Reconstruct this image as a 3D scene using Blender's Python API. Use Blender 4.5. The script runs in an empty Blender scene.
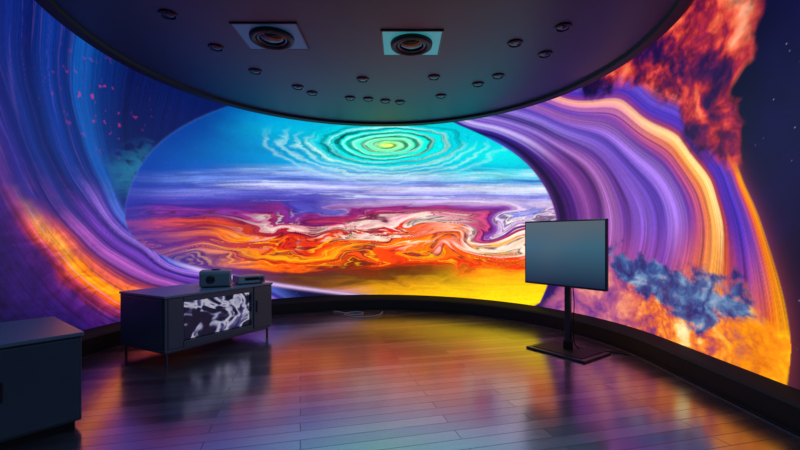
import bpy, bmesh, math, random
import numpy as np
from mathutils import Vector, Matrix

scene = bpy.context.scene
scene.view_settings.view_transform = 'Standard'
scene.view_settings.look = 'None'
COL = scene.collection
random.seed(3)

# ------------------------------------------------------------------ helpers
def s2l(c):
    c = np.asarray(c, float) / 255.0
    return np.where(c <= 0.04045, c / 12.92, ((c + 0.055) / 1.055) ** 2.4)

def mat(name, col, rough=0.5, metal=0.0, emit=None, es=0.0, noise=0.0, nscale=20, bump=0.0, spec=0.5, coat=0.0):
    m = bpy.data.materials.new(name); m.use_nodes = True
    nt = m.node_tree; b = nt.nodes['Principled BSDF']
    c = list(s2l(col)) + [1]
    b.inputs['Base Color'].default_value = c
    b.inputs['Roughness'].default_value = rough
    b.inputs['Metallic'].default_value = metal
    b.inputs['Specular IOR Level'].default_value = spec
    b.inputs['Coat Weight'].default_value = coat
    if emit is not None:
        b.inputs['Emission Color'].default_value = list(s2l(emit)) + [1]
        b.inputs['Emission Strength'].default_value = es
    if noise > 0 or bump > 0:
        tc = nt.nodes.new('ShaderNodeTexCoord')
        n = nt.nodes.new('ShaderNodeTexNoise'); n.inputs['Scale'].default_value = nscale
        n.inputs['Detail'].default_value = 5
        nt.links.new(tc.outputs['Object'], n.inputs['Vector'])
        if noise > 0:
            mr = nt.nodes.new('ShaderNodeMapRange')
            mr.inputs[3].default_value = 1 - noise; mr.inputs[4].default_value = 1 + noise
            nt.links.new(n.outputs['Fac'], mr.inputs[0])
            mx = nt.nodes.new('ShaderNodeVectorMath'); mx.operation = 'SCALE'
            mx.inputs[0].default_value = c[:3]
            nt.links.new(mr.outputs[0], mx.inputs['Scale'])
            nt.links.new(mx.outputs[0], b.inputs['Base Color'])
        if bump > 0:
            bp = nt.nodes.new('ShaderNodeBump'); bp.inputs['Strength'].default_value = bump
            bp.inputs['Distance'].default_value = 0.01
            nt.links.new(n.outputs['Fac'], bp.inputs['Height'])
            nt.links.new(bp.outputs[0], b.inputs['Normal'])
    return m

def obj(name, bm, m, parent=None, smooth=False, loc=None):
    me = bpy.data.meshes.new(name); bm.to_mesh(me); bm.free()
    for x in (m if isinstance(m, (list, tuple)) else [m]):
        me.materials.append(x)
    if smooth:
        for p in me.polygons: p.use_smooth = True
    o = bpy.data.objects.new(name, me); COL.objects.link(o)
    if parent: o.parent = parent
    if loc: o.location = loc
    return o

def empty(name, loc=(0, 0, 0), rz=0):
    e = bpy.data.objects.new(name, None); COL.objects.link(e)
    e.empty_display_size = 0.2
    e.location = loc; e.rotation_euler = (0, 0, rz)
    return e

def add_box(bm, x0, x1, y0, y1, z0, z1, bev=0.0, mi=0):
    r = bmesh.ops.create_cube(bm, size=1)
    vs = r['verts']
    for v in vs:
        v.co = Vector((x0 + (v.co.x + .5) * (x1 - x0), y0 + (v.co.y + .5) * (y1 - y0), z0 + (v.co.z + .5) * (z1 - z0)))
    fs = set(f for v in vs for f in v.link_faces)
    for f in fs: f.material_index = mi
    if bev > 0:
        es = list(set(e for v in vs for e in v.link_edges))
        r = bmesh.ops.bevel(bm, geom=es, offset=bev, segments=2, affect='EDGES', profile=0.5)
        for f in r['faces']: f.material_index = mi

def box(name, d, m, parent=None, bev=0.004):
    bm = bmesh.new(); add_box(bm, *d, bev=bev)
    return obj(name, bm, m, parent)

def add_lathe(bm, prof, c=(0, 0, 0), seg=32, mi=0, axis='z'):
    rings = []
    for r, z in prof:
        ring = []
        for i in range(seg):
            a = 2 * math.pi * i / seg
            p = (r * math.cos(a), r * math.sin(a), z)
            if axis == 'y': p = (p[0], p[2], p[1])
            ring.append(bm.verts.new((p[0] + c[0], p[1] + c[1], p[2] + c[2])))
        rings.append(ring)
    for a, b in zip(rings, rings[1:]):
        for i in range(seg):
            f = bm.faces.new((a[i], a[(i + 1) % seg], b[(i + 1) % seg], b[i])); f.material_index = mi
    for ring in (rings[0], rings[-1]):
        f = bm.faces.new(ring); f.material_index = mi
    return rings

def lathe(name, prof, m, parent=None, c=(0, 0, 0), seg=32, axis='z', smooth=True):
    bm = bmesh.new(); add_lathe(bm, prof, c, seg, 0, axis)
    bmesh.ops.recalc_face_normals(bm, faces=bm.faces)
    o = obj(name, bm, m, parent, smooth)
    if smooth:
        md = o.modifiers.new('es', 'EDGE_SPLIT'); md.split_angle = math.radians(35)
    return o

def tube(name, pts, rad, m, parent=None):
    cu = bpy.data.curves.new(name, 'CURVE'); cu.dimensions = '3D'; cu.bevel_depth = rad; cu.bevel_resolution = 3
    sp = cu.splines.new('BEZIER'); sp.bezier_points.add(len(pts) - 1)
    for bp_, p in zip(sp.bezier_points, pts):
        bp_.co = p; bp_.handle_left_type = bp_.handle_right_type = 'AUTO'
    cu.materials.append(m)
    o = bpy.data.objects.new(name, cu); COL.objects.link(o)
    if parent: o.parent = parent
    return o

# ------------------------------------------------------------------ room plan: U-shaped drum
R = 3.15; CX = -0.42; CY = 4.12; Q = R * math.pi / 2
def plan(u, off=0.0):
    """point on the wall line at arc length u (0 = middle of curved end), moved inward by off"""
    r = R - off
    if abs(u) <= Q:
        return CX + r * math.sin(u / R), CY + r * math.cos(u / R)
    s = 1 if u > 0 else -1
    return CX + s * r, CY - (abs(u) - Q)

# ------------------------------------------------------------------ mural painting (wall metres u, v)
rng = np.random.RandomState(7)
PERM = rng.permutation(256); PERM = np.concatenate([PERM, PERM, PERM])
GR = np.stack([np.cos(np.arange(256) / 256 * 2 * np.pi), np.sin(np.arange(256) / 256 * 2 * np.pi)], 1)
def perlin(x, y, seed=0):
    x = x + seed * 17.31; y = y + seed * 9.77
    xi = np.floor(x).astype(int); yi = np.floor(y).astype(int)
    xf = x - xi; yf = y - yi
    def g(ix, iy, dx, dy):
        h = PERM[(PERM[ix & 255] + iy) & 255]
        return GR[h, 0] * dx + GR[h, 1] * dy
    fx = xf * xf * xf * (xf * (xf * 6 - 15) + 10); fy = yf * yf * yf * (yf * (yf * 6 - 15) + 10)
    a = g(xi, yi, xf, yf); b = g(xi + 1, yi, xf - 1, yf)
    c = g(xi, yi + 1, xf, yf - 1); d = g(xi + 1, yi + 1, xf - 1, yf - 1)
    return ((a + fx * (b - a)) + fy * ((c + fx * (d - c)) - (a + fx * (b - a)))) * 1.4
def fbm(x, y, o=4, seed=0, gain=0.5):
    t = 0; a = 1; s = 0
    for i in range(o):
        t = t + a * perlin(x * 2 ** i, y * 2 ** i, seed + i); s += a; a *= gain
    return t / s * 1.3

us = np.concatenate([np.arange(-9, -6.5, 0.04), np.arange(-6.5, 6.6, 0.0075), np.arange(6.6, 9.01, 0.04)])
vs = np.arange(0.25, 4.31, 0.0075)
U, V = np.meshgrid(us, vs)

class TPS:
    def __init__(self, pts, vals, sm=1e-3):
        self.p = np.array(pts, float); n = len(pts)
        K = self.k(self.p[:, 0][:, None] - self.p[:, 0], self.p[:, 1][:, None] - self.p[:, 1]) + sm * np.eye(n)
        Pm = np.c_[np.ones(n), self.p]
        A = np.zeros((n + 3, n + 3)); A[:n, :n] = K; A[:n, n:] = Pm; A[n:, :n] = Pm.T
        self.w = np.linalg.solve(A, np.r_[np.array(vals, float), 0, 0, 0])
    def k(self, dx, dy):
        d2 = dx * dx + dy * dy + 1e-12
        return d2 * np.log(d2) * 0.5
    def __call__(self, x, y):
        n = len(self.p)
        o = self.w[n] + self.w[n + 1] * x + self.w[n + 2] * y
        for i in range(n):
            o = o + self.w[i] * self.k(x - self.p[i, 0], y - self.p[i, 1])
        return o

def grid_eval(t):      # evaluate on a coarse lattice, then bilinear to the fine grid
    cu = np.linspace(-9, 9, 361); cv = np.linspace(0.0, 4.5, 91)
    A, B = np.meshgrid(cu, cv); G = t(A, B)
    def samp(x, y):
        fx = np.clip((x + 9) / 18 * 360, 0, 359.999); fy = np.clip(y / 4.5 * 90, 0, 89.999)
        ix = fx.astype(int); iy = fy.astype(int); dx = fx - ix; dy = fy - iy
        return (G[iy, ix] * (1 - dx) + G[iy, ix + 1] * dx) * (1 - dy) + (G[iy + 1, ix] * (1 - dx) + G[iy + 1, ix + 1] * dx) * dy
    return samp

def P(s): return [tuple(float(a) for a in q.split(',')) for q in s.split()]

def sdf(poly, x, y):   # signed distance, negative inside
    d = np.full(x.shape, 1e9); ins = np.zeros(x.shape, bool)
    n = len(poly)
    for i in range(n):
        ax, ay = poly[i]; bx, by = poly[(i + 1) % n]
        ex, ey = bx - ax, by - ay
        t = np.clip(((x - ax) * ex + (y - ay) * ey) / (ex * ex + ey * ey), 0, 1)
        d = np.minimum(d, (x - ax - t * ex) ** 2 + (y - ay - t * ey) ** 2)
        if ay != by:
            c = ((ay > y) != (by > y)) & (x < (bx - ax) * (y - ay) / (by - ay) + ax)
            ins ^= c
    d = np.sqrt(d)
    return np.where(ins, -d, d)
def smoothpoly(p, it=2):
    for _ in range(it):
        q = []
        for i in range(len(p)):
            a = p[i]; b = p[(i + 1) % len(p)]
            q += [(a[0] * .75 + b[0] * .25, a[1] * .75 + b[1] * .25), (a[0] * .25 + b[0] * .75, a[1] * .25 + b[1] * .75)]
        p = q
    return p
def ss(a, b, x):
    t = np.clip((x - a) / (b - a), 0, 1); return t * t * (3 - 2 * t)
def ramp(x, stops):
    xs = [s[0] for s in stops]; cs = np.array([s2l(s[1]) for s in stops])
    return np.stack([np.interp(x, xs, cs[:, k]) for k in range(3)], -1)
def mix(a, b, t): return a + (b - a) * t[..., None]
def flat(col): return np.ones(U.shape + (3,)) * s2l(col)

# --- field: right hand ring
c0 = P("1.15,3.40 2.05,2.94 2.67,2.49 3.06,1.99 3.23,1.54 3.21,1.04 3.06,0.59")
c1 = P("1.69,3.50 2.92,2.98 3.76,2.45 4.24,1.87 4.40,1.38 4.32,0.97 4.08,0.45")
c3 = P("2.75,3.60 4.24,2.97 5.17,2.29 5.57,1.80 5.68,1.44 5.66,1.06 5.58,0.6")
c4 = P("3.60,3.43 4.80,2.86 5.46,2.28 5.86,1.72 6.08,1.28 6.23,0.85 6.29,0.52 6.23,0.23")
pts = c0 + c1 + c3 + c4 + [(0.6, 1.5), (6.6, 2.6), (5.6, 3.6)]
val = [0] * 7 + [.33] * 7 + [.73] * 7 + [1] * 8 + [-.8, 1.5, 1.45]
f_r = grid_eval(TPS(pts, val, .08))
tv = [i / 6 for i in range(7)] * 3 + [0, .15, .32, .48, .62, .78, .9, 1.0]
f_t = grid_eval(TPS(c0 + c1 + c3 + c4, tv, .08))
# --- field: left hand ring
l = [P("-3.85,3.86 -4.05,2.89 -3.98,2.15 -3.78,1.59 -3.28,1.11"),
     P("-4.69,3.90 -4.75,3.21 -4.63,2.49 -4.31,1.86 -3.71,1.26 -2.99,0.84 -1.88,0.41"),
     P("-5.41,3.47 -5.41,2.92 -5.21,2.24 -4.87,1.69 -4.25,1.14 -3.43,0.70 -2.52,0.37"),
     P("-5.50,2.08 -5.31,1.65 -4.93,1.17 -4.50,0.75 -3.98,0.37"),
     P("-5.50,1.36 -5.21,0.89 -4.75,0.40")]
lv = [-.5, 0, .5, 1, 1.5]
f_l = grid_eval(TPS(sum(l, []), sum([[a] * len(b) for a, b in zip(lv, l)], []), .02))
lt = [[0, .2, .4, .6, .75], [0, .15, .3, .45, .6, .78, 1], [0, .13, .3, .45, .62, .8, 1], [.3, .42, .6, .75, .88], [.5, .65, .8]]
f_lt = grid_eval(TPS(sum(l, []), sum(lt, []), .02))
# --- field: cloud belts of the planet
bu = [-4.11, -2.83, -1.37, .42, 2.23, 3.43]
bt = {90: [3.12, 3.53, 3.86, 3.96, 3.69, 3.35], 150: [2.38, 2.62, 2.82, 2.88, 2.72, 2.51], 200: [1.76, 1.86, 1.95, 1.97, 1.90, 1.82],
      250: [1.14, 1.10, 1.07, 1.06, 1.09, 1.12], 300: [.525, .33, .185, .14, .28, .43]}
bp = []; bv = []
for b, r_ in bt.items():
    for a, c in zip(bu, r_): bp.append((a, c)); bv.append(b)
f_b = grid_eval(TPS(bp, bv))

# fractal warps
w1 = fbm(U * 1.3, V * 2.2, 4, 1); w2 = fbm(U * 1.3 + 5, V * 2.2, 4, 5)
q2 = fbm(U * 2.2 + 1.5 * w2, V * 4.5 + 1.5 * w1, 4, 13)

# ---- night sky
stars = (rng.rand(*U.shape) > 0.9990)
n1 = fbm(U * .7, V * .7, 4, 20)
base = ramp(n1, [(-.6, (4, 5, 26)), (0, (7, 8, 42)), (.6, (18, 14, 70))])
base = base + (stars * rng.rand(*U.shape) ** 2 * .6)[..., None] * np.array([.7, .7, 1.0])

# ---- left ring
Lf = f_l(U, V) + 0.015 * w1; Lt = f_lt(U, V)
Lt2 = Lt + .1 * w2
st = fbm(Lf * 18, Lt * 1.1, 4, 31, .75); st2 = fbm(Lf * 80, Lt * 1.2, 3, 37, .7)
lowp = ss(.3, .6, Lt2)
Ls = Lf + .05 * st + .14 * w1 * ss(.6, 1.1, Lf)
up = ramp(Ls, [(-1.2, (8, 22, 84)), (-.5, (8, 18, 76)), (-.25, (12, 40, 112)), (-.05, (26, 82, 166)), (.03, (11, 32, 102)), (.2, (18, 48, 134)), (.34, (9, 20, 84)),
               (.5, (18, 38, 118)), (.66, (16, 22, 96)), (.8, (34, 34, 124)), (.92, (40, 28, 110)), (1.05, (72, 38, 120)), (1.2, (42, 24, 100)), (1.4, (26, 16, 88)), (1.8, (18, 10, 70))])
lo = ramp(Ls, [(-1.2, (8, 16, 64)), (-.5, (10, 20, 80)), (-.2, (18, 30, 108)), (-.03, (88, 112, 212)), (.05, (44, 40, 146)), (.16, (156, 112, 222)), (.24, (44, 24, 114)), (.36, (112, 62, 180)),
               (.46, (46, 22, 104)), (.56, (166, 84, 174)), (.66, (66, 22, 88)), (.74, (206, 84, 80)), (.82, (246, 124, 42)), (.9, (255, 168, 58)), (1.0, (236, 98, 32)), (1.1, (150, 40, 56)), (1.25, (66, 20, 100)), (1.5, (36, 16, 86)), (2.2, (14, 9, 56))])
left = mix(up, lo, ss(.36, .64, Lt2))
left = left * (1 + (.26 + .26 * lowp) * st + (.46 + .12 * lowp) * st2)[..., None]
# hair-thin bright strands
hair = np.clip(1 - np.abs(fbm(Lf * 11, Lt * .8, 3, 43, .6)) * 14, 0, 1)
left = left + (hair * (.3 + .7 * lowp) * ss(-.2, .1, Lf) * ss(1.4, .9, Lf))[..., None] * s2l((130, 96, 190)) * .45
# embers breaking up the orange glow
emb = fbm(U * 5 + w1 * 2, V * 6 + w2 * 2, 5, 47, .6)
left = left * (1 + .7 * emb * ss(.62, .85, Lf) * lowp)[..., None]
img = mix(left, base, ss(-2.3, -1.0, U))
spk = ss(.42, .6, fbm(U * 9, V * 9, 3, 41)) * np.exp(-(((U + 4.35) / .5) ** 2 + ((V - 2.85) / .35) ** 2))
img = mix(img, flat((190, 50, 130)), np.clip(spk, 0, 1) * .8)
tc = sdf(P("-4.31,2.16 -3.98,2.40 -3.71,2.53 -3.71,2.13 -3.98,1.83 -4.22,1.87"), U, V) + .22 * q2
img = mix(img, ramp(q2, [(-.5, (16, 50, 110)), (.3, (40, 110, 150))]), ss(.08, -.12, tc) * .8)

# ---- right ring
Rf = f_r(U, V); Rt = f_t(U, V)
sr = fbm(Rf * 30, Rt * .8, 4, 51, .75); sr2 = fbm(Rf * 110, Rt * 1.0, 3, 57, .7)
big = fbm(U * .9, V * .9, 3, 61)
Rs = Rf + .026 * sr + .006 * big * ss(.0, .2, Rf) * ss(1, .8, Rf)
Rtop = ramp(Rs, [(0, (60, 70, 190)), (.03, (24, 16, 80)), (.09, (64, 44, 156)), (.15, (196, 180, 240)), (.19, (104, 70, 174)), (.24, (154, 126, 220)), (.3, (46, 30, 116)), (.37, (150, 124, 222)), (.45, (84, 60, 172)), (.52, (170, 108, 192)),
                 (.6, (92, 58, 170)), (.68, (200, 120, 176)), (.73, (250, 176, 150)), (.765, (126, 56, 136)), (.83, (66, 44, 162)), (.9, (98, 72, 190)), (.97, (170, 76, 116)), (1.0, (245, 140, 84))])
Rmid = ramp(Rs, [(0, (100, 50, 140)), (.02, (34, 10, 64)), (.1, (70, 28, 112)), (.16, (134, 70, 148)), (.21, (84, 34, 114)), (.26, (176, 110, 190)), (.31, (100, 52, 148)), (.38, (132, 90, 202)), (.43, (82, 52, 166)), (.49, (160, 118, 220)), (.55, (100, 50, 156)),
                 (.6, (186, 80, 130)), (.65, (228, 120, 76)), (.70, (255, 190, 104)), (.735, (255, 222, 156)), (.755, (186, 66, 38)), (.79, (78, 28, 122)), (.86, (68, 46, 184)), (.93, (110, 60, 170)), (.965, (220, 88, 44)), (1.0, (255, 172, 44))])
Rlow = ramp(Rs, [(0, (60, 34, 130)), (.04, (50, 18, 96)), (.14, (120, 50, 140)), (.3, (184, 82, 140)), (.45, (122, 60, 160)), (.6, (214, 100, 80)), (.7, (255, 166, 84)), (.77, (196, 72, 58)), (.86, (120, 50, 130)), (.94, (230, 100, 38)), (1.0, (255, 182, 36))])
ring = mix(mix(Rtop, Rmid, ss(.12, .42, Rt)), Rlow, ss(.62, .9, Rt))
ring = ring * (.90 + .50 * sr + .50 * sr2)[..., None]
mR = ss(1.003, .994, Rf) * ss(0.6, 1.4, U)
img = mix(img, ring, mR)
img = img + (np.exp(-np.clip(Rf - 1, 0, 9) / .03) * (Rf > 1) * (U > 2))[..., None] * s2l((150, 60, 60)) * .4

# ---- red nebula upper right (soft billows with dark hollows)
rc = sdf(P("5.99,2.93 5.95,2.68 5.76,2.52 5.90,2.07 5.81,1.89 5.43,2.15 5.02,2.66 4.56,2.92 3.92,3.20 3.51,3.40 4.0,3.7 4.71,3.75 5.02,3.8 5.40,3.9 5.7,3.8 5.95,3.4"), U, V)
g1 = fbm(U * 1.4, V * 1.4, 3, 221, .5); g2_ = fbm(U * 1.4 + 3, V * 1.4, 3, 223, .5)
n3 = fbm(U * 1.7 + .45 * g1, V * 1.7 + .45 * g2_, 6, 71, .55)
bil = np.abs(fbm(U * 1.8 + .3 * g2_, V * 1.8 + .3 * g1, 6, 77, .58)) * 1.7      # billowy
nv_ = bil * .75 + n3 * .65 + .16 * ss(4.9, 5.8, U) - .18 * ss(5.1, 4.2, U) - .02
neb = ramp(nv_, [(-.45, (12, 10, 56)), (-.12, (44, 16, 70)), (.10, (98, 24, 66)), (.30, (160, 42, 60)), (.50, (214, 78, 66)), (.75, (240, 122, 90)), (1.1, (250, 172, 140))])
neb = neb * (.92 + .45 * fbm(U * 6 + .5 * g1, V * 6 + .5 * g2_, 4, 231, .6))[..., None]
mN = ss(.10, -.08, rc + .30 * n3 + .0)
img = mix(img, neb, mN)

# ---- lower right clouds
oc = sdf(P("3.01,0.29 3.3,0.62 4.08,0.99 4.71,0.89 5.43,0.86 5.90,0.80 6.19,0.63 6.30,0.52 6.29,0.10 5.86,0.08 4.71,0.0 3.60,0.0"), U, V)
n5 = fbm(U * 2.6 + .4 * w2, V * 3.0 + .4 * w1, 6, 81, .58)
n6 = np.abs(fbm(U * 2.8 + w1 * .4, V * 3.2 + w2 * .4, 6, 87, .58)) * 2.0
nc = n5 * .75 + n6 * .55
occ = ramp(nc, [(-.5, (64, 34, 110)), (-.15, (134, 56, 104)), (.12, (206, 92, 62)), (.4, (246, 144, 62)), (.65, (255, 196, 116)), (.95, (255, 232, 180))])
occ = mix(occ, ramp(nc, [(-.4, (196, 80, 34)), (.2, (250, 156, 30)), (.8, (255, 222, 70))]), ss(5.5, 6.1, U))
occ = mix(occ, ramp(n5, [(-.5, (84, 44, 130)), (.1, (176, 92, 134)), (.6, (240, 160, 130))]), ss(4.8, 4.0, U) * .9)
img = mix(img, occ, ss(.12, -.12, oc + .26 * n5) * (Rf < 1.0))
bc = sdf(P("4.00,1.15 4.56,1.06 5.02,0.94 5.43,0.95 5.86,0.93 5.92,0.72 5.71,0.60 5.43,0.45 4.95,0.60 4.48,0.68 4.11,0.85"), U, V)
n7 = fbm(U * 3.0 + .4 * w1, V * 4.4 + .4 * w2, 6, 95, .58)
bcc = ramp(n6 * .7 + n7 * .7 - .1, [(-.5, (14, 20, 80)), (-.1, (26, 48, 112)), (.2, (40, 84, 142)), (.5, (84, 130, 172)), (.9, (150, 168, 200))])
img = mix(img, bcc, ss(.07, -.06, bc + .28 * n7) * .95)

# ---- planet : gently curl the cloud belts around a few vortices, then stretch noise along them
UU, VV = U.copy(), V.copy()
for (cu_, cv_, rad, stg) in [(1.75, 1.30, .32, 1.5), (2.55, 1.20, .22, -1.3), (.75, 1.45, .22, -1.1), (-.55, 1.42, .22, 1.0), (-1.75, 1.42, .22, -1.0),
                             (-.05, 1.12, .20, .9), (-2.6, 1.30, .22, .9), (1.2, 1.05, .20, -1.0)]:
    dx = (UU - cu_) / 2.2; dy = VV - cv_
    an = stg * np.exp(-(dx * dx + dy * dy) / (rad * rad) * 1.6)
    ca_, sa_ = np.cos(an), np.sin(an)
    UU, VV = cu_ + 2.2 * (dx * ca_ - dy * sa_), cv_ + dx * sa_ + dy * ca_
a1 = fbm(UU * .5, VV * 1.8, 2, 201, .4); a2 = fbm(UU * .5 + 9, VV * 1.8, 2, 203, .4)
e1 = fbm(UU * .6 + .8 * a1, VV * 2.8 + .8 * a2, 4, 205, .42)
q1 = fbm(UU * .42 + .7 * e1, VV * 1.7 + .8 * a1, 4, 213, .38)
q3 = fbm(UU * 1.05 + .8 * e1, VV * 6.0 + .9 * a2, 4, 217, .48)
b0 = f_b(U, V); b1 = f_b(UU, VV)
amp = ss(198, 216, b0) * 17 + ss(150, 185, b0) * 1.6 - ss(262, 290, b0) * 10
B = b1 + amp * (q1 * 1.25 + q3 * .42) + 4.5 * np.sin(U * 1.7 + .6) * ss(200, 215, b0) + 1.3 * w1 * ss(205, 190, b0)
cols = {
 -2.99: [(100, (12, 60, 150)), (125, (14, 70, 158)), (150, (16, 92, 168)), (168, (30, 84, 176)), (178, (100, 128, 212)), (184, (44, 70, 170)), (192, (110, 116, 208)), (200, (76, 58, 166)), (208, (48, 30, 130)), (215, (130, 50, 146)), (222, (66, 24, 104)), (227, (150, 44, 96)), (235, (216, 76, 36)), (241, (120, 24, 56)), (248, (236, 110, 36)), (255, (180, 52, 40)), (262, (244, 140, 70)), (268, (120, 54, 110)), (280, (80, 46, 130)), (300, (64, 30, 116))],
 -1.37: [(90, (10, 110, 196)), (110, (10, 140, 204)), (130, (12, 164, 210)), (150, (12, 116, 188)), (163, (40, 134, 208)), (173, (156, 176, 228)), (179, (76, 102, 196)), (186, (176, 174, 236)), (193, (86, 82, 184)), (201, (60, 46, 150)), (207, (136, 40, 120)), (212, (84, 12, 76)), (218, (196, 56, 96)), (223, (246, 216, 210)), (228, (180, 34, 56)), (234, (104, 10, 40)), (240, (232, 58, 18)), (246, (255, 124, 18)), (252, (255, 176, 44)), (257, (222, 56, 10)), (263, (242, 100, 18)), (268, (120, 36, 28)), (274, (84, 40, 30)), (283, (126, 72, 30)), (289, (190, 116, 150)), (300, (110, 60, 110))],
 .42: [(100, (8, 176, 196)), (125, (12, 204, 208)), (145, (24, 212, 208)), (160, (14, 172, 204)), (170, (56, 140, 202)), (178, (176, 200, 228)), (184, (94, 124, 202)), (190, (206, 202, 236)), (197, (114, 106, 198)), (203, (206, 174, 222)), (208, (120, 34, 116)), (214, (190, 56, 106)), (220, (110, 10, 70)), (226, (245, 166, 180)), (230, (255, 242, 226)), (235, (212, 36, 40)), (241, (255, 104, 10)), (247, (226, 48, 10)), (253, (255, 140, 20)), (259, (236, 76, 10)), (265, (210, 54, 8)), (270, (120, 46, 12)), (277, (110, 64, 16)), (285, (204, 138, 20)), (300, (244, 180, 24))],
 2.23: [(100, (8, 160, 200)), (140, (12, 192, 216)), (155, (42, 226, 226)), (166, (20, 196, 218)), (176, (124, 216, 228)), (183, (74, 146, 210)), (189, (214, 220, 236)), (196, (124, 128, 212)), (203, (220, 196, 226)), (209, (136, 72, 164)), (215, (92, 30, 116)), (221, (202, 72, 126)), (227, (140, 22, 70)), (233, (255, 232, 230)), (239, (245, 144, 94)), (244, (255, 240, 220)), (250, (238, 66, 26)), (257, (245, 100, 26)), (262, (210, 48, 10)), (268, (240, 134, 10)), (276, (240, 182, 10)), (286, (250, 208, 18)), (302, (255, 218, 20))]}
keys = sorted(cols)
uw = U + .3 * w2
lays = [ramp(B, cols[k]) for k in keys]
pl = lays[0]
for i in range(3):
    pl = mix(pl, lays[i + 1], ss(keys[i], keys[i + 1], uw))
fine = fbm(UU * .6 + .6 * e1, B * .34, 5, 91, .75)
pl = pl * (1 + .62 * fine * ss(160, 180, b0) * (1 - .5 * ss(268, 280, b0)))[..., None]
pl = pl * (1 + .12 * fbm(U * 2.0 + w1, V * 5, 3, 95))[..., None]
# pale high cirrus streaks between the cyan and the storm belt
cir = fbm(U * .45 + .2 * w1, b0 * .16, 5, 305, .7)
pl = mix(pl, flat((214, 226, 244)), ss(.05, .5, cir) * ss(162, 172, b0) * ss(206, 198, b0) * ss(-3.6, -1.5, U) * .75)
pl = mix(pl, flat((40, 60, 160)), ss(-.05, -.45, cir) * ss(162, 172, b0) * ss(206, 198, b0) * .6)
zone = ss(204, 214, b0) * ss(268, 254, b0)
env = ss(-.25, .35, fbm(U * .9, V * 2, 2, 301))
vein = 1 - np.abs(fbm(UU * .55 + .7 * e1, B * .075, 4, 97, .45)) * 10
pl = mix(pl, flat((70, 6, 46)), np.clip(vein, 0, 1) * zone * .85)
vein2 = 1 - np.abs(fbm(UU * .55 + .6 * e1 + 7, B * .07, 4, 99, .45)) * 11
pl = mix(pl, flat((255, 242, 222)), np.clip(vein2, 0, 1) * ss(208, 218, b0) * ss(256, 238, b0) * ss(-3.0, -.6, U) * env)
vein3 = 1 - np.abs(fbm(UU * .6 + .5 * e1 + 17, B * .09, 4, 111, .45)) * 14
pl = mix(pl, flat((255, 190, 50)), np.clip(vein3, 0, 1) * ss(234, 242, b0) * ss(270, 260, b0) * .8)
# cyclone
cw = fbm(U * 1.6, V * 4.2, 5, 241, .55)
du = (U - .20) / 1.50; dv = (V - 2.97) / .45
rr = np.sqrt(du * du + dv * dv) * (1 + .14 * cw); th = np.arctan2(dv, du)
sp = .5 + .5 * np.sin(th * 1.0 + 40 * rr ** .85 + 1.2 * w1)
sp2 = fbm(rr * 20 + th / (2 * np.pi) * 2, np.cos(th) * .9, 5, 103, .7)
cy = ramp(rr, [(0, (250, 255, 160)), (.05, (224, 252, 130)), (.10, (130, 240, 140)), (.2, (124, 248, 170)), (.32, (90, 238, 190)), (.5, (48, 222, 204)), (.7, (24, 204, 210)), (1.2, (12, 184, 210))])
cy = cy * (.34 + .80 * ss(.1, .75, sp) * (1 - .45 * ss(.35, 1, rr)) + .30 * ss(.3, 1, rr) + .65 * sp2)[..., None]
glow = np.exp(-((U - .5) / 2.1) ** 2 - ((V - 2.85) / .6) ** 2)
pl = mix(pl, flat((20, 216, 222)), glow * .6 * ss(185, 160, b0))
pl = mix(pl, cy, ss(1.10, .75, rr + .25 * sp2))
pl = mix(pl, flat((228, 255, 130)), np.exp(-(rr / .08) ** 2) * .85)
for r0, wd, am in ((.16, .02, .8), (.28, .02, .8), (.40, .022, .8), (.54, .025, .8), (.72, .03, .9), (.93, .05, 1.), (1.08, .03, .8), (1.24, .04, .9), (1.45, .05, .5)):
    lim = ss(.4, -.6, dv + .25 * du) if r0 > .8 else np.ones_like(rr)
    arc = np.exp(-((rr + .035 * sp2 - r0) / wd) ** 2) * lim * am
    pl = mix(pl, flat((204, 252, 236)), np.clip(arc * (.6 + .8 * sp2), 0, 1) * .85)

pe = sdf(smoothpoly(P("-4.05,1.36 -4.05,1.80 -3.75,2.42 -3.18,2.96 -2.40,3.46 -1.37,3.95 0.42,4.05 1.15,3.42 2.05,2.94 2.67,2.49 3.06,1.99 3.23,1.54 3.21,1.04 3.06,0.59 2.84,0.15 1.33,0.10 -0.13,0.24 -1.54,0.46 -2.83,0.78 -3.6,1.05"), 2), U, V)
pl = mix(pl, ramp(V, [(.6, (50, 28, 116)), (1.4, (34, 46, 150)), (2.2, (12, 48, 144)), (3.2, (8, 48, 130))]), ss(-.75, -.05, pe) * ss(-1.8, -3.4, U) * .75)
img = mix(img, pl, ss(.012, -.012, pe))
limb = np.exp(-(pe / .016) ** 2)
img = mix(img, flat((90, 130, 220)), limb * ss(.8, 1.1, V) * ss(-2, -3, U) * .12)
img = mix(img, flat((225, 190, 235)), np.exp(-((pe - .03) / .03) ** 2) * ss(1.1, .8, V) * ss(-3.6, -3, U) * ss(.6, -.6, U) * .8)
img = img * (1 - .55 * np.exp(-((pe - .05) / .05) ** 2) * ss(2, 2.8, U))[..., None]
img = mix(img, base, ss(6.3, 6.8, np.abs(U)) * (U > 0))
img = mix(img, base * 1.5, ss(-6.6, -8.5, U))
img = np.clip(img, 0.0003, 1.2)
lum = (img @ np.array([.2126, .7152, .0722]))[..., None]
img = np.clip(lum + (img - lum) * 1.08, 0.0003, 1.2)

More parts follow.
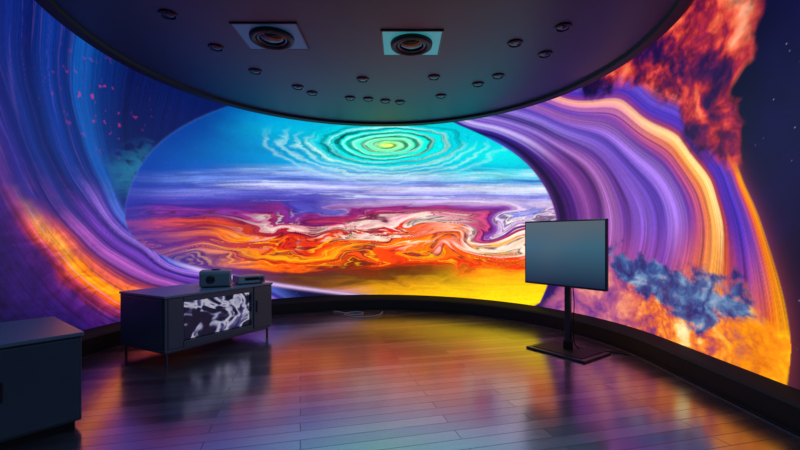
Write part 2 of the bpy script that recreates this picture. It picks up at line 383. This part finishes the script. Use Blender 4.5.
nv, nu = U.shape
xy = np.array([plan(float(u)) for u in us])
co = np.zeros((nv, nu, 3), np.float32)
co[..., 0] = xy[:, 0][None]; co[..., 1] = xy[:, 1][None]; co[..., 2] = vs[:, None]
idx = np.arange(nv * nu).reshape(nv, nu)
quads = np.stack([idx[:-1, :-1], idx[1:, :-1], idx[1:, 1:], idx[:-1, 1:]], -1).reshape(-1, 4)
me = bpy.data.meshes.new('wall_far')
me.vertices.add(nv * nu); me.vertices.foreach_set('co', co.ravel())
me.loops.add(quads.size); me.loops.foreach_set('vertex_index', quads.ravel().astype(np.int32))
me.polygons.add(len(quads)); me.polygons.foreach_set('loop_start', np.arange(0, quads.size, 4, dtype=np.int32))
try: me.polygons.foreach_set('loop_total', np.full(len(quads), 4, np.int32))
except Exception: pass
me.update(calc_edges=True)
at = me.color_attributes.new('mural', 'FLOAT_COLOR', 'POINT')
at.data.foreach_set('color', np.concatenate([img, np.ones((nv, nu, 1))], -1).astype(np.float32).ravel())
wall = bpy.data.objects.new('wall_far', me); COL.objects.link(wall)
m = bpy.data.materials.new('led_mural'); m.use_nodes = True; nt = m.node_tree
b = nt.nodes['Principled BSDF']; b.inputs['Base Color'].default_value = (.004, .004, .006, 1); b.inputs['Roughness'].default_value = .55
ca = nt.nodes.new('ShaderNodeVertexColor'); ca.layer_name = 'mural'
tcn = nt.nodes.new('ShaderNodeTexCoord'); nz = nt.nodes.new('ShaderNodeTexNoise'); nz.inputs['Scale'].default_value = 22; nz.inputs['Detail'].default_value = 8
mr = nt.nodes.new('ShaderNodeMapRange'); mr.inputs[1].default_value = .3; mr.inputs[2].default_value = .7; mr.inputs[3].default_value = .95; mr.inputs[4].default_value = 1.05
mu = nt.nodes.new('ShaderNodeVectorMath'); mu.operation = 'SCALE'
nt.links.new(tcn.outputs['Object'], nz.inputs['Vector']); nt.links.new(nz.outputs['Fac'], mr.inputs[0])
nt.links.new(ca.outputs['Color'], mu.inputs[0]); nt.links.new(mr.outputs[0], mu.inputs['Scale'])
nt.links.new(mu.outputs[0], b.inputs['Emission Color']); b.inputs['Emission Strength'].default_value = 1.15
m.cycles.emission_sampling = 'NONE'
me.materials.append(m)

# ------------------------------------------------------------------ materials
M_black = mat('black_lacquer', (7, 8, 14), .55, spec=.3)
M_wall = mat('dark_wall_paint', (16, 17, 26), .7, noise=.1)
M_ceil = mat('ceiling_paint', (34, 60, 88), .42, noise=.08, nscale=6)
M_rim = mat('ceiling_rim_paint', (6, 7, 11), .5)
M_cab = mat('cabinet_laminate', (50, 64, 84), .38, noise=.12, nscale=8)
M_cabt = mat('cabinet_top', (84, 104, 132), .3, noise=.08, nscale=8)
M_metal = mat('gunmetal', (70, 76, 86), .3, metal=.9)
M_plast = mat('device_plastic', (100, 124, 144), .4)

# ------------------------------------------------------------------ floor, walls, plinth
bm = bmesh.new(); add_box(bm, CX - R - .3, CX + R + .3, -2.2, CY + R + .3, -.1, 0)
floor = obj('floor', bm, [])
fm = bpy.data.materials.new('dark_wood_planks'); fm.use_nodes = True; nt = fm.node_tree; b = nt.nodes['Principled BSDF']
tc = nt.nodes.new('ShaderNodeTexCoord'); mp = nt.nodes.new('ShaderNodeMapping'); mp.inputs['Rotation'].default_value[2] = math.radians(-14)
br = nt.nodes.new('ShaderNodeTexBrick'); br.offset = .37; br.inputs['Scale'].default_value = 1.0
br.inputs['Brick Width'].default_value = 1.6; br.inputs['Row Height'].default_value = .12
br.inputs['Mortar Size'].default_value = .003; br.inputs['Mortar Smooth'].default_value = .3
br.inputs['Color1'].default_value = (1, 1, 1, 1); br.inputs['Color2'].default_value = (0, 0, 0, 1); br.inputs['Mortar'].default_value = (.3, .3, .3, 1)
mp2 = nt.nodes.new('ShaderNodeMapping'); mp2.inputs['Scale'].default_value = (1.2, 22, 1)
gn = nt.nodes.new('ShaderNodeTexNoise'); gn.inputs['Scale'].default_value = 2; gn.inputs['Detail'].default_value = 8
L = nt.links.new
L(tc.outputs['Object'], mp.inputs['Vector']); L(mp.outputs[0], br.inputs['Vector']); L(mp.outputs[0], mp2.inputs['Vector']); L(mp2.outputs[0], gn.inputs['Vector'])
tone = nt.nodes.new('ShaderNodeSeparateColor'); L(br.outputs['Color'], tone.inputs[0])
pc_ = nt.nodes.new('ShaderNodeValToRGB'); L(tone.outputs[0], pc_.inputs[0])
pc_.color_ramp.elements[0].color = list(s2l((26, 26, 38))) + [1]; pc_.color_ramp.elements[1].color = list(s2l((52, 46, 58))) + [1]
g2 = nt.nodes.new('ShaderNodeMapRange'); g2.inputs[3].default_value = .5; g2.inputs[4].default_value = 1.5; L(gn.outputs['Fac'], g2.inputs[0])
jt = nt.nodes.new('ShaderNodeMath'); jt.operation = 'MULTIPLY_ADD'; jt.inputs[1].default_value = -.75; jt.inputs[2].default_value = 1.0; L(br.outputs['Fac'], jt.inputs[0])
gj = nt.nodes.new('ShaderNodeMath'); gj.operation = 'MULTIPLY'; L(g2.outputs[0], gj.inputs[0]); L(jt.outputs[0], gj.inputs[1])
sc = nt.nodes.new('ShaderNodeVectorMath'); sc.operation = 'SCALE'; L(pc_.outputs['Color'], sc.inputs[0]); L(gj.outputs[0], sc.inputs['Scale']); L(sc.outputs[0], b.inputs['Base Color'])
r1 = nt.nodes.new('ShaderNodeMath'); r1.operation = 'MULTIPLY_ADD'; r1.inputs[1].default_value = .05; r1.inputs[2].default_value = .12; L(tone.outputs[0], r1.inputs[0])
r2 = nt.nodes.new('ShaderNodeMath'); r2.operation = 'MULTIPLY_ADD'; r2.inputs[1].default_value = .12; L(gn.outputs['Fac'], r2.inputs[0]); L(r1.outputs[0], r2.inputs[2]); L(r2.outputs[0], b.inputs['Roughness'])
s1 = nt.nodes.new('ShaderNodeMath'); s1.operation = 'MULTIPLY_ADD'; s1.inputs[1].default_value = .16; s1.inputs[2].default_value = .62; L(tone.outputs[0], s1.inputs[0])
s2_ = nt.nodes.new('ShaderNodeMath'); s2_.operation = 'MULTIPLY'; L(s1.outputs[0], s2_.inputs[0]); L(jt.outputs[0], s2_.inputs[1]); L(s2_.outputs[0], b.inputs['Specular IOR Level'])
ad = nt.nodes.new('ShaderNodeMath'); ad.operation = 'MULTIPLY_ADD'; ad.inputs[1].default_value = -.5; L(br.outputs['Fac'], ad.inputs[0])
gm = nt.nodes.new('ShaderNodeMath'); gm.operation = 'MULTIPLY'; gm.inputs[1].default_value = .25; L(gn.outputs['Fac'], gm.inputs[0]); L(gm.outputs[0], ad.inputs[2])
bpn = nt.nodes.new('ShaderNodeBump'); bpn.inputs['Strength'].default_value = .15; bpn.inputs['Distance'].default_value = .002
L(ad.outputs[0], bpn.inputs['Height']); L(bpn.outputs[0], b.inputs['Normal'])
b.inputs['IOR'].default_value = 3.8
floor.data.materials.clear(); floor.data.materials.append(fm)

def sweep(name, prof, u0, u1, m, n=160):
    bm = bmesh.new(); rows = []
    for i in range(n + 1):
        u = u0 + (u1 - u0) * i / n
        rows.append([bm.verts.new((*plan(u, o), z)) for o, z in prof])
    k = len(prof)
    for a, c in zip(rows, rows[1:]):
        for j in range(k):
            bm.faces.new((a[j], a[(j + 1) % k], c[(j + 1) % k], c[j]))
    bm.faces.new(rows[0]); bm.faces.new(rows[-1][::-1])
    bmesh.ops.recalc_face_normals(bm, faces=bm.faces)
    return obj(name, bm, m)
sweep('baseboard_far', [(-.05, 0), (.10, 0), (.10, .17), (.085, .19), (.0, .255), (-.05, .255)], -9, 9, M_black, 240)
sweep('trim_1', [(.125, .0), (.15, .0), (.15, .008), (.125, .008)], -9, 9, M_metal, 240)
yb = CY - (9 - Q)
box('wall_left', (CX - R - .15, CX - R, -2.2, yb, 0, 4.4), M_wall, bev=0)
box('wall_right', (CX + R, CX + R + .15, -2.2, yb, 0, 4.4), M_wall, bev=0)
box('wall_back', (CX - R - .15, CX + R + .15, -2.35, -2.2, 0, 4.4), M_wall, bev=0)
box('ceiling', (CX - R - .3, CX + R + .3, -2.35, CY + R + .3, 4.31, 4.41), M_rim, bev=0)

# ------------------------------------------------------------------ round dropped ceiling
DX, DY, DR, ZC = -.29, 4.1, 2.80, 3.25
can = empty('ceiling_canopy', (DX, DY, 0))
lathe('disc', [(2.70, ZC), (2.70, ZC + .2), (2.4, ZC + .25)], M_ceil, can, seg=160)
lathe('core', [(2.3, ZC + .22), (2.3, 4.31)], M_rim, can, seg=96)
bm = bmesh.new(); seg = 160
prof = [(2.69, ZC + .01), (2.70, ZC - .035), (2.78, ZC - .05), (2.82, ZC - .02), (2.82, ZC + .2), (2.69, ZC + .2)]
rows = [[bm.verts.new((r * math.cos(a), r * math.sin(a), z)) for r, z in prof] for a in [2 * math.pi * i / seg for i in range(seg)]]
for i in range(seg):
    a = rows[i]; c = rows[(i + 1) % seg]
    for j in range(len(prof)):
        bm.faces.new((a[j], a[(j + 1) % len(prof)], c[(j + 1) % len(prof)], c[j]))
bmesh.ops.recalc_face_normals(bm, faces=bm.faces)
obj('rim', bm, M_rim, can)

def annulus(bm, prof, c, seg=32, mi=0):
    rows = [[bm.verts.new((c[0] + r * math.cos(a), c[1] + r * math.sin(a), c[2] + z)) for r, z in prof] for a in [2 * math.pi * i / seg for i in range(seg)]]
    k = len(prof)
    for i in range(seg):
        a = rows[i]; d = rows[(i + 1) % seg]
        for j in range(k):
            f = bm.faces.new((a[j], a[(j + 1) % k], d[(j + 1) % k], d[j])); f.material_index = mi; f.smooth = True

# downlights : one object
M_dlr = mat('downlight_bezel', (44, 54, 72), .3, metal=.8)
M_dll = mat('downlight_lens', (6, 6, 10), .12)
dl = [(-2.03, 3.50), (-1.89, 4.11), (-1.70, 4.70), (-1.33, 5.2), (-1.19, 5.42), (-.70, 5.61), (-.46, 4.94), (-.45, 5.65), (-.21, 5.73), (0, 5.78), (.414, 4.875), (.567, 5.53), (.994, 5.10), (1.187, 4.84), (1.156, 4.02), (1.545, 4.26), (1.514, 3.71)]
bm = bmesh.new()
for x, y in dl:
    annulus(bm, [(.058, .0), (.058, -.008), (.066, -.016), (.076, -.012), (.078, 0)], (x, y, ZC), 28, 0)
    add_lathe(bm, [(.059, -.004), (.04, -.012), (.012, -.016)], (x, y, ZC), 24, 1)
bmesh.ops.recalc_face_normals(bm, faces=bm.faces)
obj('recessed_downlights', bm, [M_dlr, M_dll])

def fixture(cx, cy, w, d, col, es, lab):
    e = empty('ceiling_light_fixture' if lab == 0 else 'ceiling_light_fixture.001', (cx, cy, ZC))
    mp_ = mat('fixture_plate', col, .35, emit=col, es=es)
    box('plate', (-w / 2, w / 2, -d / 2, d / 2, -.010, 0), mp_, e, bev=.003)
    bm = bmesh.new()
    for s in (-1, 1):
        add_box(bm, -w / 2 - .008, w / 2 + .008, s * d / 2 - .008, s * d / 2 + .008, -.013, 0, .002)
        add_box(bm, s * w / 2 - .008, s * w / 2 + .008, -d / 2, d / 2, -.013, 0, .002)
    obj('frame', bm, M_metal, e)
    bm = bmesh.new(); annulus(bm, [(.15, -.010), (.155, -.035), (.18, -.048), (.205, -.04), (.212, -.010)], (0, 0, 0), 56)
    bmesh.ops.recalc_face_normals(bm, faces=bm.faces); obj('ring', bm, M_rim, e)
    bm = bmesh.new(); annulus(bm, [(.118, -.010), (.12, -.028), (.135, -.033), (.15, -.025), (.15, -.010)], (0, 0, 0), 56)
    bmesh.ops.recalc_face_normals(bm, faces=bm.faces); obj('inner_ring', bm, mat('ring_metal', (60, 66, 78), .3, metal=.8), e)
    lathe('lens', [(.119, -.011), (.10, -.026), (.05, -.036), (.01, -.04)], M_dll, e, seg=40)
    ld = bpy.data.lights.new('added_lamp', 'AREA'); ld.shape = 'DISK'; ld.size = .3; ld.energy = 16; ld.color = (.45, .78, 1.0)  # added cool fill below the dark lens, for floor and furniture tops
    lo_ = bpy.data.objects.new('added_lamp', ld); COL.objects.link(lo_); lo_.parent = e; lo_.location = (0, 0, -.06)
fixture(-1.245, 3.89, .60, .50, (34, 74, 112), .42, 0)
fixture(.115, 4.02, .58, .50, (44, 150, 158), .60, 1)

# added blue fill light behind the viewer, brightens the near faces of the furniture
rl = empty('added_rear_fill', (-.42, -.9, 4.31))
lathe('housing', [(.30, 0), (.32, -.03), (.30, -.06), (.27, -.065)], M_metal, rl, seg=48)
lathe('diffuser', [(.27, -.062), (.22, -.085), (.1, -.1), (.02, -.103)], mat('fill_diffuser', (200, 215, 235), .5, emit=(150, 190, 255), es=2), rl, seg=48)
ld = bpy.data.lights.new('fill_light', 'AREA'); ld.shape = 'DISK'; ld.size = .5; ld.energy = 55; ld.color = (.45, .7, 1.0)
lo_ = bpy.data.objects.new('fill_light', ld); COL.objects.link(lo_); lo_.parent = rl; lo_.location = (0, 0, -.12)

# ------------------------------------------------------------------ media console
mc = empty('media_console', (-2.37, 4.03, 0), math.atan2(.88, .476))
LC, WC = 1.42, .82
bm = bmesh.new(); add_box(bm, -.01, LC + .01, -.012, WC + .01, .675, .70, .004); obj('top', bm, M_cabt, mc)
bm = bmesh.new()
add_box(bm, 0, LC, 0, WC, .12, .145, .003)            # bottom
add_box(bm, 0, .03, 0, WC, .145, .675, .003)         # near end
add_box(bm, LC - .03, LC, 0, WC, .145, .675, .003)
add_box(bm, .03, LC - .03, WC - .02, WC, .145, .675)  # back
add_box(bm, 1.10, 1.125, .01, WC - .02, .145, .675)   # divider
add_box(bm, .19, .21, .01, WC - .02, .145, .675)
add_box(bm, .21, 1.10, .02, WC - .02, .625, .64)
obj('carcass', bm, M_cab, mc)
box('end_door', (1.13, LC - .033, -.004, .016, .15, .67), M_cab, mc, .003)
box('near_door', (.033, .195, -.004, .016, .15, .67), M_cab, mc, .003)
box('end_panel', (-.012, 0, .04, WC - .04, .16, .66), M_cab, mc, .004)
box('door_handle', (1.16, 1.172, -.022, -.006, .35, .50), M_metal, mc, .003)
box('niche_frame_low', (.2, 1.11, -.006, .014, .145, .205), M_cab, mc, .002)
box('niche_frame_high', (.2, 1.11, -.006, .014, .615, .672), M_cab, mc, .002)
bm = bmesh.new()
for a in (.03, LC - .05):
    for c in (.03, WC - .05):
        add_box(bm, a, a + .022, c, c + .022, 0, .12, .002)
add_box(bm, .03, LC - .03, .03, .05, .098, .12, .002); add_box(bm, .03, LC - .03, WC - .05, WC - .03, .098, .12, .002)
add_box(bm, .03, .05, .03, WC - .03, .098, .12, .002)
obj('legs', bm, M_metal, mc)
# added glowing panel with pale swirls, stands in for the niche's unclear contents
Ms = bpy.data.materials.new('niche_glow'); Ms.use_nodes = True; nt = Ms.node_tree; b = nt.nodes['Principled BSDF']
b.inputs['Base Color'].default_value = (.01, .01, .02, 1); b.inputs['Roughness'].default_value = .15
tc = nt.nodes.new('ShaderNodeTexCoord'); n = nt.nodes.new('ShaderNodeTexNoise'); n.inputs['Scale'].default_value = 5.0; n.inputs['Detail'].default_value = 2; n.inputs['Distortion'].default_value = 1.0
cr = nt.nodes.new('ShaderNodeValToRGB')
for p_, c_ in [(.47, (22, 26, 50)), (.50, (60, 64, 104)), (.54, (170, 170, 210)), (.60, (226, 222, 240)), (.66, (96, 96, 156)), (.72, (40, 44, 90))]:
    el = cr.color_ramp.elements.new(p_); el.color = list(s2l(c_)) + [1]
cr.color_ramp.elements[0].color = list(s2l((16, 18, 36))) + [1]; cr.color_ramp.elements[-1].color = list(s2l((20, 24, 60))) + [1]
nt.links.new(tc.outputs['Object'], n.inputs['Vector']); nt.links.new(n.outputs['Fac'], cr.inputs[0]); nt.links.new(cr.outputs[0], b.inputs['Emission Color'])
b.inputs['Emission Strength'].default_value = .6
box('display', (.23, 1.08, .03, .05, .21, .612), Ms, mc, .002)

def on_console(name, a, b_, z=.70):
    L_ = Vector((.476, .88, 0)); W_ = Vector((-.88, .476, 0))
    p = Vector((-2.37, 4.03, 0)) + L_ * a + W_ * b_
    return empty(name, (p.x, p.y, z), math.atan2(.88, .476))
sp_ = on_console('desktop_speaker', .78, .26)
sp_.rotation_euler[2] = math.radians(20)
box('cabinet', (-.17, .17, -.12, .12, .012, .20), M_plast, sp_, .012)
box('front_grille', (-.155, .155, -.127, -.12, .025, .165), mat('grille', (76, 94, 112), .5), sp_, .003)
lathe('driver', [(.02, -.132), (.05, -.127), (.055, -.122)], M_metal, sp_, c=(-.05, 0, .095), axis='y')
box('feet', (-.14, .14, -.10, .10, 0, .012), M_black, sp_, .002)
lathe('dial', [(.05, .20), (.05, .212), (.045, .215)], M_metal, sp_, c=(0, 0, 0))
av = on_console('av_receiver', 1.22, .20)
av.rotation_euler[2] = math.radians(40)
box('case', (-.17, .17, -.12, .12, .012, .105), M_plast, av, .006)
box('feet', (-.14, .14, -.10, .10, 0, .012), M_black, av, .002)
box('display', (-.09, .09, -.124, -.12, .05, .085), M_black, av, .001)
lathe('volume_knob', [(.024, -.14), (.026, -.12)], M_metal, av, c=(.12, 0, .06), axis='y')

# ------------------------------------------------------------------ side cabinet, near left
sc_ = empty('side_cabinet', (-2.18, 2.74, 0), math.atan2(.62, -.78))
bm = bmesh.new(); add_box(bm, -.012, .86, -.012, .86, .625, .65, .004); obj('top', bm, M_cabt, sc_)
bm = bmesh.new(); add_box(bm, 0, .85, 0, .85, .05, .625, .004); obj('body', bm, M_cab, sc_)
bm = bmesh.new(); add_box(bm, .03, .82, .03, .82, 0, .05); obj('plinth', bm, M_black, sc_)
box('door_1', (-.016, 0, .02, .42, .07, .61), M_cab, sc_, .003)
box('door_2', (-.016, 0, .428, .83, .07, .61), M_cab, sc_, .003)
box('handle', (-.03, -.016, .39, .405, .3, .42), M_metal, sc_, .002)

# ------------------------------------------------------------------ television on stand
d = Vector((.58, -.81, 0)).normalized()
tv = empty('television', (1.83, 4.50, 0), math.atan2(d.y, d.x))
M_scr = bpy.data.materials.new('tv_screen'); M_scr.use_nodes = True; nt = M_scr.node_tree; b = nt.nodes['Principled BSDF']
b.inputs['Base Color'].default_value = (.012, .018, .025, 1); b.inputs['Roughness'].default_value = .16
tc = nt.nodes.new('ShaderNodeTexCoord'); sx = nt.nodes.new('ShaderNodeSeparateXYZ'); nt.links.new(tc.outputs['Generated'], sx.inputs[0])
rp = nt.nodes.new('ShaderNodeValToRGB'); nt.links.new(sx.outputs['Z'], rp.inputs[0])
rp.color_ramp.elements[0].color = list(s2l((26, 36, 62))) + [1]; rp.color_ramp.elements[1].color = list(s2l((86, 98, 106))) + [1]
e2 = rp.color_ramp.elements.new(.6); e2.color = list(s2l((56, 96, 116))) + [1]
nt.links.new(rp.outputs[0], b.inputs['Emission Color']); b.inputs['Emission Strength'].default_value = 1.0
box('housing', (-.50, .50, -.012, .03, .74, 1.49), mat('tv_bezel', (34, 36, 44), .3), tv, .006)
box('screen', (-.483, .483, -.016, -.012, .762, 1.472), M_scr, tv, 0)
box('rear_housing', (-.32, .32, .03, .065, .85, 1.3), M_black, tv, .01)
box('mount_plate', (-.12, .12, .065, .085, .9, 1.2), M_metal, tv, .003)
box('pole', (-.035, .035, .085, .125, .02, 1.22), M_metal, tv, .006)
box('pole_sleeve', (-.045, .045, .075, .135, .02, .12), M_black, tv, .006)
box('base', (-.36, .36, -.18, .36, 0, .022), mat('stand_base', (40, 44, 54), .3, metal=.6), tv, .008)
box('base_pad', (-.30, .30, -.13, .31, .022, .028), M_black, tv, .002)
tube('cable', [(.05, .10, .85), (.06, .13, .55), (.045, .14, .3), (.06, .2, .04), (.2, .38, .012), (.5, .5, .008)], .006, M_black, tv)

# ------------------------------------------------------------------ floor cable
M_cable = mat('white_cable', (130, 138, 155), .5)
pts = [(-1.15, 6.95, .012), (-.95, 6.80, .012), (-.78, 6.62, .012), (-.62, 6.72, .012), (-.72, 6.88, .012), (-.92, 6.72, .012), (-.80, 6.5, .012), (-.52, 6.46, .012), (-.35, 6.62, .012), (-.30, 6.9, .012)]
pc = tube('power_cable', pts, .009, M_cable)

# ------------------------------------------------------------------ world + camera
w = bpy.data.worlds.new('room_dark'); scene.world = w; w.use_nodes = True
w.node_tree.nodes['Background'].inputs[0].default_value = (.003, .004, .01, 1)
w.node_tree.nodes['Background'].inputs[1].default_value = 1
cam = bpy.data.cameras.new('camera'); cam.sensor_width = 36; cam.lens = 18; cam.shift_y = 12 / 800
co_ = bpy.data.objects.new('camera', cam); COL.objects.link(co_)
co_.location = (0, 0, 1.3); co_.rotation_euler = (math.radians(90), 0, 0)
cam.clip_start = .05
scene.camera = co_
